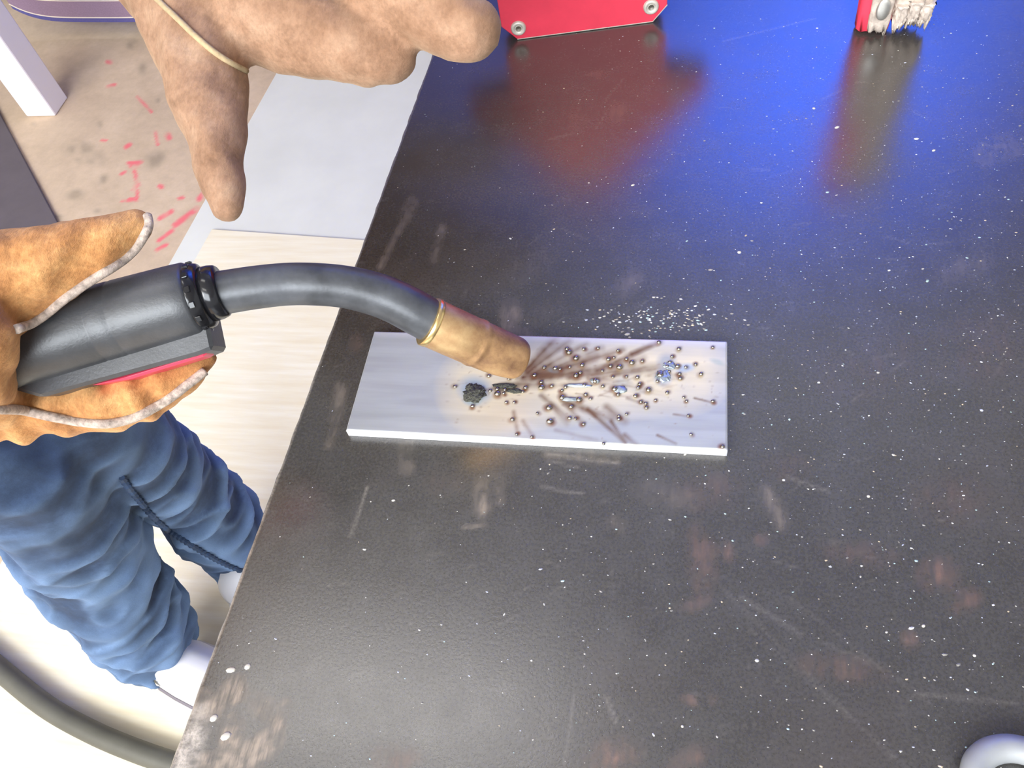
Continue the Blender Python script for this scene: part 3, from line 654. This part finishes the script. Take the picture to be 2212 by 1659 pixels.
def project_surface(me, pts, lift):
    """drop a polyline on the mesh along the line of sight through it"""
    from mathutils.bvhtree import BVHTree
    bv = BVHTree.FromPolygons([v.co[:] for v in me.vertices], [p.vertices[:] for p in me.polygons]); out = []
    o = V(tuple(CAM))
    for x, y in pts:
        dd = V(tuple(FW + RT*(x-CX)/F_PX - UP*(y-CY)/F_PX)).normalized(); h = bv.ray_cast(o, dd)
        if h[0] is not None: out.append(h[0] + h[1]*lift)
        elif out: pass
    return out
def welt(me, px, r, mat, parent, lift=None):
    rows = catmull(px, 10); p = project_surface(me, rows, (lift if lift is not None else r*.35))
    A = [tuple(q) for q in p]
    for _ in range(2): A = [A[0]] + [tuple((np.array(A[i-1])+2*np.array(A[i])+np.array(A[i+1]))/4) for i in range(1, len(A)-1)] + [A[-1]]
    o = link('welt', tube_mesh('welt', A, r, 10), mat, smooth=True, label='pale seam welt'); o.parent = parent; return o
welt(gme, [(32, 712), (80, 688), (140, 641), (200, 600), (250, 569), (285, 540), (308, 508), (318, 486), (316, 468)], .0016, M_WELT, gl)
welt(gme, [(-20, 878), (40, 884), (110, 898), (180, 909), (240, 912), (300, 895), (350, 868), (400, 832), (440, 800)], .0018, M_WELT, gl)
# --- free hand above
fh = [chain([(300, -260, .120, 190), (380, -110, .112, 165), (420, 20, .106, 128), (437, 130, .102, 100), (455, 235, .098, 78), (473, 330, .094, 61), (485, 405, .090, 48), (492, 447, .087, 36)]),     # thumb
      chain([(380, -110, .112, 165), (470, -10, .108, 125), (580, 46, .106, 102), (690, 84, .105, 88), (780, 110, .103, 78), (842, 122, .101, 62)]),
      chain([(380, -110, .112, 165), (560, -110, .110, 120), (720, -70, .109, 92), (840, -24, .116, 90), (940, 28, .114, 84), (1020, 66, .112, 68)]),
      chain([(430, -160, .110, 160), (700, -210, .106, 95), (850, -170, .102, 80), (960, -135, .098, 68), (1020, -115, .095, 52)]),
      chain([(400, -230, .110, 160), (650, -330, .102, 92), (820, -310, .096, 76), (930, -280, .090, 60)]),
      chain([(300, -260, .120, 190), (150, -400, .14, 235), (0, -580, .17, 330)])]
gme2 = blob_mesh('glove', fh, .0018, 6)
displace(gme2, wr)
gl2 = link('glove', gme2, M_GLOVE2, smooth=True, label='lighter tan leather glove with spread thumb'); attach(gl2, person)
welt(gme2, [(325, -15), (372, 30), (418, 75), (468, 118), (520, 150), (572, 168)], .0012, M_WELT_PALE, gl2)
# --- jeans
def absP(x, y, z, r): return PR(x, y, z-TZ, r)
rl = [absP(332, 1396, .075, 88), absP(286, 1338, .17, 104), absP(222, 1255, .28, 118), absP(155, 1165, .38, 130), absP(110, 1068, .49, 148), absP(30, 985, .58, 162)]
ll = [absP(530, 1195, .075, 74), absP(472, 1130, .17, 84), absP(408, 1065, .28, 92), absP(342, 1010, .38, 100), absP(268, 960, .49, 116), absP(170, 890, .58, 128)]
hipR, hipL, pel = V((-.53, .06, .92)), V((-.53, .24, .92)), V((-.54, .15, .97))
jc = [rl + [(hipR, .088)], ll + [(hipL, .088)], [(hipR, .095), (pel, .11), (hipL, .095)], [(pel, .12), (V((-.54, .15, 1.02)), .13)]]
jme = blob_mesh('jeans', jc, .0045, 5)
def ridge(c):
    lo = max(0.0, min(1.0, (.60-c.z)/.30))
    a = noise.noise(V((c.x*8, c.y*8, c.z*15 + c.x*9 - c.y*9))); b = noise.noise(V((c.x*15+5, c.y*15, c.z*24 - c.x*12 + c.y*6)))
    return (max(0, 1-abs(a)*2.6)**1.5*.012 + max(0, 1-abs(b)*3.0)**1.5*.006)*(.25+.85*lo)
def fold(c): return ridge(c) - .004 + .006*noise.noise(c*9)
displace(jme, fold)
to = link('tmp', jme); sm = to.modifiers.new('s', 'SMOOTH'); sm.factor = .5; sm.iterations = 6; jme = bake(to)
bm = bmesh.new(); bm.from_mesh(jme)
for (p, r), (p2, r2) in ((rl[0], rl[1]), (ll[0], ll[1])):
    ax_ = (p-p2).normalized(); ax_ = (ax_+V((.25, -.25, -.6))).normalized()
    near = [v_ for v_ in bm.verts if (v_.co-p).length < .20]
    g = set(near); geom = near + [e for e in bm.edges if e.verts[0] in g and e.verts[1] in g] + [f_ for f_ in bm.faces if all(v_ in g for v_ in f_.verts)]
    bmesh.ops.bisect_plane(bm, geom=geom, plane_co=p+ax_*.012, plane_no=ax_, clear_outer=True)
jme = from_bm('jeans', bm)
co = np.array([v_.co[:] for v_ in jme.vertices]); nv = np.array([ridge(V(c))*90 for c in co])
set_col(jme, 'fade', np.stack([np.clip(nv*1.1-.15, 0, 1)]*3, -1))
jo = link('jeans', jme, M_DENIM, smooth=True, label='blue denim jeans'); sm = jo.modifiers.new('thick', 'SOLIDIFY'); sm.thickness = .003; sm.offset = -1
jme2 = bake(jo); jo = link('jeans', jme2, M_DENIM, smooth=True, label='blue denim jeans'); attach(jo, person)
sp = project_surface(jme2, catmull([(262, 1030), (300, 1078), (345, 1128), (400, 1168), (460, 1204), (520, 1232)], 14), .001)
if len(sp) > 4:
    s_ = link('inseam', tube_mesh('inseam', sp, [.0040 if i % 2 else .0026 for i in range(len(sp))], 8), M_DENIM, label='twisted inseam'); set_col(s_.data, 'fade', np.zeros((len(s_.data.vertices), 3))); s_.parent = jo
for hp_, hh in ((rl[0][0], 0), (ll[0][0], 1)): pass
# --- shoes
def shoe(heel, toe_dir, name_label):
    d = V((toe_dir[0], toe_dir[1], 0)).normalized(); s = V((-d.y, d.x, 0)); z0 = .0105
    ring_n = 28
    secs = [(-.065, .028, .050), (-.05, .036, .075), (-.02, .038, .086), (.02, .038, .082), (.06, .042, .070), (.10, .047, .058), (.14, .048, .050), (.175, .042, .042), (.20, .026, .030), (.208, .008, .015)]
    vv, ff = [], []
    for (u, hw, ht) in secs:
        for k in range(ring_n):
            a = 2*math.pi*k/ring_n; cx = math.cos(a); sz = math.sin(a)
            x = hw*math.copysign(abs(cx)**.75, cx); z = .024 + (ht*max(0, sz)**.8 if sz > 0 else 0)
            vv.append(heel + d*u + s*x + V((0, 0, z0+z)))
    for i in range(len(secs)-1):
        for k in range(ring_n): k2 = (k+1) % ring_n; ff.append((i*ring_n+k, i*ring_n+k2, (i+1)*ring_n+k2, (i+1)*ring_n+k))
    ff.append(tuple(range(ring_n-1, -1, -1))); ff.append(tuple((len(secs)-1)*ring_n+k for k in range(ring_n)))
    so = link('shoe', pydata('shoe', vv, ff), M_WHITE, smooth=True, label=name_label); attach(so, person)
    ol = [(u, hw+.004) for u, hw, ht in secs]; outl = [heel+d*u+s*h for u, h in ol] + [heel+d*u-s*h for u, h in reversed(ol)]
    o = link('sole', prism_mesh('sole', [(p.x, p.y) for p in outl], .026, Matrix.Translation((0, 0, z0)), .003), M_SOLE); o.parent = so
    for i, u in enumerate((.045, .065, .085, .105)):
        ht = .074-.016*(i/3) ; w_ = .026
        o = link('lace', tube_mesh('lace', [heel+d*u-s*w_+V((0, 0, z0+.018+ht*.82)), heel+d*(u+.004)+V((0, 0, z0+.028+ht)), heel+d*(u+.010)+s*w_+V((0, 0, z0+.018+ht*.82))], .003, 8), M_LACE); o.parent = so
    tr = [heel+d*u+s*(hw*1.0+.0005)*sg+V((0, 0, z0+.040)) for sg in (-1,) for u, hw, ht in secs[1:9]]
    o = link('shoe_trim', tube_mesh('shoe_trim', tr, .0028, 8), M_LACE, label='grey trim line'); o.parent = so
    return so
s1 = absP(395, 1420, .06, 1)[0]; s2 = absP(545, 1235, .06, 1)[0]
shoe(V((s1.x+.035, s1.y-.02, 0)), (1, -.30), 'white shoe below the front jeans hem')
shoe(V((s2.x+.03, s2.y-.01, 0)), (1, .05), 'white shoe at the rear jeans hem')
# --- jacket and body (outside the frame on the left)
shR, shL = V((-.56, -.06, 1.40)), V((-.56, .36, 1.40)); elR, elL = V((-.60, -.20, 1.10)), V((-.62, .52, 1.16))
wrR, wrL = gh[5][2][0].lerp(elR, .08), fh[5][2][0].lerp(elL, .08)
jk = [[(V((-.55, .15, 1.00)), .155), (V((-.55, .15, 1.18)), .150), (V((-.56, .15, 1.34)), .140), (V((-.56, .15, 1.42)), .10)],
      [(V((-.55, .07, 1.06)), .13), (V((-.56, .04, 1.36)), .10)], [(V((-.55, .23, 1.06)), .13), (V((-.56, .26, 1.36)), .10)],
      [(V((-.56, .15, 1.38)), .10), (shR, .075), (elR, .060), (wrR, .036)], [(V((-.56, .15, 1.38)), .10), (shL, .075), (elL, .060), (wrL, .036)]]
attach(link('jacket', blob_mesh('jacket', jk, .008, 5), M_JACKET, smooth=True, label='dark work jacket'), person)
hc = V((-.52, .15, 1.63))
bd = [[(V((-.56, .15, 1.10)), .09), (V((-.56, .15, 1.40)), .075), (V((-.545, .15, 1.50)), .058), (V((-.535, .15, 1.56)), .060)],
      [(hc+V((-.015, 0, .03)), .092), (hc+V((.01, 0, 0)), .082), (hc+V((.025, 0, -.055)), .062), (hc+V((.030, 0, -.085)), .045)],
      [(hc+V((.090, 0, .005)), .010), (hc+V((.108, 0, -.030)), .015)], [(hc+V((0, .088, .01)), .012), (hc+V((0, .090, -.025)), .014)], [(hc+V((0, -.088, .01)), .012), (hc+V((0, -.090, -.025)), .014)],
      [(hc+V((.078, -.022, -.062)), .009), (hc+V((.082, 0, -.062)), .010), (hc+V((.078, .022, -.062)), .009)]]
attach(link('body', blob_mesh('body', bd, .004, 4), M_SKIN, smooth=True, label='bare head and neck'), person)
attach(link('hair', blob_mesh('hair', [[(hc+V((-.025, 0, .06)), .088), (hc+V((-.045, 0, .0)), .082), (hc+V((-.05, 0, -.05)), .06)]], .004, 4), M_HAIR, smooth=True), person)
for sg in (-1, 1):
    bm = bmesh.new(); bmesh.ops.create_uvsphere(bm, u_segments=12, v_segments=8, radius=.012, matrix=Matrix.Translation(hc+V((.080, .032*sg, .005))))
    attach(link('eye', from_bm('eye', bm), M_EYE, smooth=True), person)

# ================================================================== RED WELDING MAGNET
m0 = P(1118, 87, 0); m1 = P(1410, 49, 0); md = (m1-m0); mw = md.length; md.normalize(); mc = (m0+m1)/2
mn = V((md.y, -md.x, 0));  mn = mn if mn.y < 0 else -mn             # face normal towards the camera
mag = empty('welding_magnet', 'red arrow shaped welding magnet standing upright on the table', 'magnet', None, (mc.x, mc.y, TZ))
hw = mw/2
arrow = [(-hw, 0), (hw, 0), (hw+.008, .009), (hw+.008, .034), (hw+.034, .040), (hw+.036, .048), (.010, .118), (-.010, .118), (-hw-.036, .048), (-hw-.034, .040), (-hw-.008, .034), (-hw-.008, .009)]
def mag_m(off):
    mt = Matrix(((*md, 0), (0, 0, 1, 0), (*mn, 0), (0, 0, 0, 1))).transposed(); mt.translation = V((mc.x, mc.y, TZ+.0005)) + mn*off; return mt
for nm, off in (('front_plate', 0.0), ('back_plate', -.016)):
    attach(link(nm, prism_mesh(nm, arrow, .0022, mag_m(off-.0022), .0004), M_RED), mag)
sh = [(x*.97, .0012+y*.97) for x, y in arrow]
attach(link('magnet_core', prism_mesh('magnet_core', sh, .0136, mag_m(-.0159)), M_DARKST), mag)
attach(link('worn_edge', tube_mesh('worn_edge', [mag_m(-.0004) @ V((-hw, .0002, 0)), mag_m(-.0004) @ V((hw, .0002, 0)), mag_m(-.0004) @ V((hw+.008, .0092, 0))], .0005, 6), M_RIVET, label='bare worn lower edge'), mag)
bm = bmesh.new()
prof = [(.0016, .0010), (.0019, .0008), (.0024, .0013), (.0036, .0016), (.0042, .0011), (.0044, 0)]
vv, ff = [], []
for r, z in prof:
    for k in range(20): a = 2*math.pi*k/20; vv.append((r*math.cos(a), r*math.sin(a), z))
for i in range(len(prof)-1):
    for k in range(20): k2 = (k+1) % 20; ff.append((i*20+k, i*20+k2, (i+1)*20+k2, (i+1)*20+k))
ff.append(tuple(range(20))); bm.free()
ME_RIV = pydata('rivet', vv, ff); ME_RIV.materials.append(M_RIVET)
for x, y in ((-hw+.0015, .0072), (hw-.001, .0095), (-hw-.014, .050), (hw+.014, .050), (0, .098)):
    o = link('rivet', ME_RIV, smooth=True); o.matrix_world = mag_m(0) @ Matrix.Translation((x, y, 0)); mw_ = o.matrix_world.copy(); attach(o, mag)
    o.matrix_basis = mw_

# ================================================================== WORN CLAMP (upper right)
c0 = P(1922, 60, 0); cl = empty('clamp', 'worn red and bare steel clamp jaws standing on the table', 'clamp', None, (c0.x, c0.y, TZ)); s = depth(c0)/F_PX
def lump(name, cx, w_, d_, h, z0, mat, seed, amp=.10, label=None, yoff=0):
    bm = bmesh.new(); bmesh.ops.create_cube(bm, size=1); bmesh.ops.subdivide_edges(bm, edges=bm.edges[:], cuts=9, use_grid_fill=True)
    for vt in bm.verts:
        x, y, z = vt.co; t = z+.5; k = .86+.22*t
        rr = (abs(2*x)**4+abs(2*y)**4)**.25; e = 1/max(1, rr/.92) if rr > 0 else 1
        nn = noise.fractal(V((x*5+seed, y*5, z*9)), 1, 2, 3)
        vt.co = V((x*w_*k*e*(1+amp*nn), y*d_*k*e*(1+amp*nn), z0+h*t + (amp*.02*nn if t < .1 else 0)))
    bm.transform(Matrix.Translation((c0.x+cx, c0.y+yoff, TZ)))
    o = link(name, from_bm(name, bm), mat, smooth=True, label=label); attach(o, cl); return o
lump('jaw', -.0095, .021, .013, .105, .0018, M_RED, 1, .10, 'worn red painted jaw')
lump('jaw_face', -.0075, .0125, .006, .055, .003, M_WORN, 2, .2, 'beige worn inner face', -.0052)
bm = bmesh.new(); bmesh.ops.create_uvsphere(bm, u_segments=16, v_segments=8, radius=1, matrix=Matrix.Translation((c0.x-.0075, c0.y-.0085, TZ+.016)) @ Matrix.Diagonal((.0035, .0012, .0060, 1)))
attach(link('jaw_pad', from_bm('jaw_pad', bm), M_STEEL, smooth=True, label='oval grey pad'), cl)
lump('jaw', .0068, .022, .016, .098, .0075, M_WORN, 5, .30, 'rough bare steel jaw')
for i, (x, z) in enumerate(((.002, .008), (.008, .010), (.014, .009))): lump('jaw_tooth', x, .007, .010, .012, z-.003, M_WORN, 9+i, .35, None, -.004)
bm = bmesh.new(); bmesh.ops.create_cone(bm, cap_ends=True, segments=20, radius1=.006, radius2=.006, depth=.040, matrix=Matrix.Translation((c0.x+.001, c0.y, TZ+.092)) @ Matrix.Rotation(math.pi/2, 4, 'Y'))
attach(link('pivot_pin', from_bm('pivot_pin', bm), M_STEEL), cl)

# ================================================================== STEEL HOOK (lower right corner)
hk = []
cpx = P(2192, 1698, 0); sc = depth(cpx)/F_PX; R_ = 70*sc
for k in range(28):
    a = math.radians(200-k*9.2); hk.append((cpx.x+R_*1.25*math.cos(a), cpx.y+R_*math.sin(a), TZ+.0041))
hk = [(hk[0][0]+.002, hk[0][1]-.03, TZ+.0041)] + hk + [(hk[-1][0]+.03, hk[-1][1]-.03, TZ+.0041)]
hk = [V(p) for p in catmull(hk, 4)]
link('steel_hook', tube_mesh('steel_hook', hk, .0040, 16), M_HOOK, smooth=True, label='pale grey bent steel hook lying on the table corner', cat='hook')
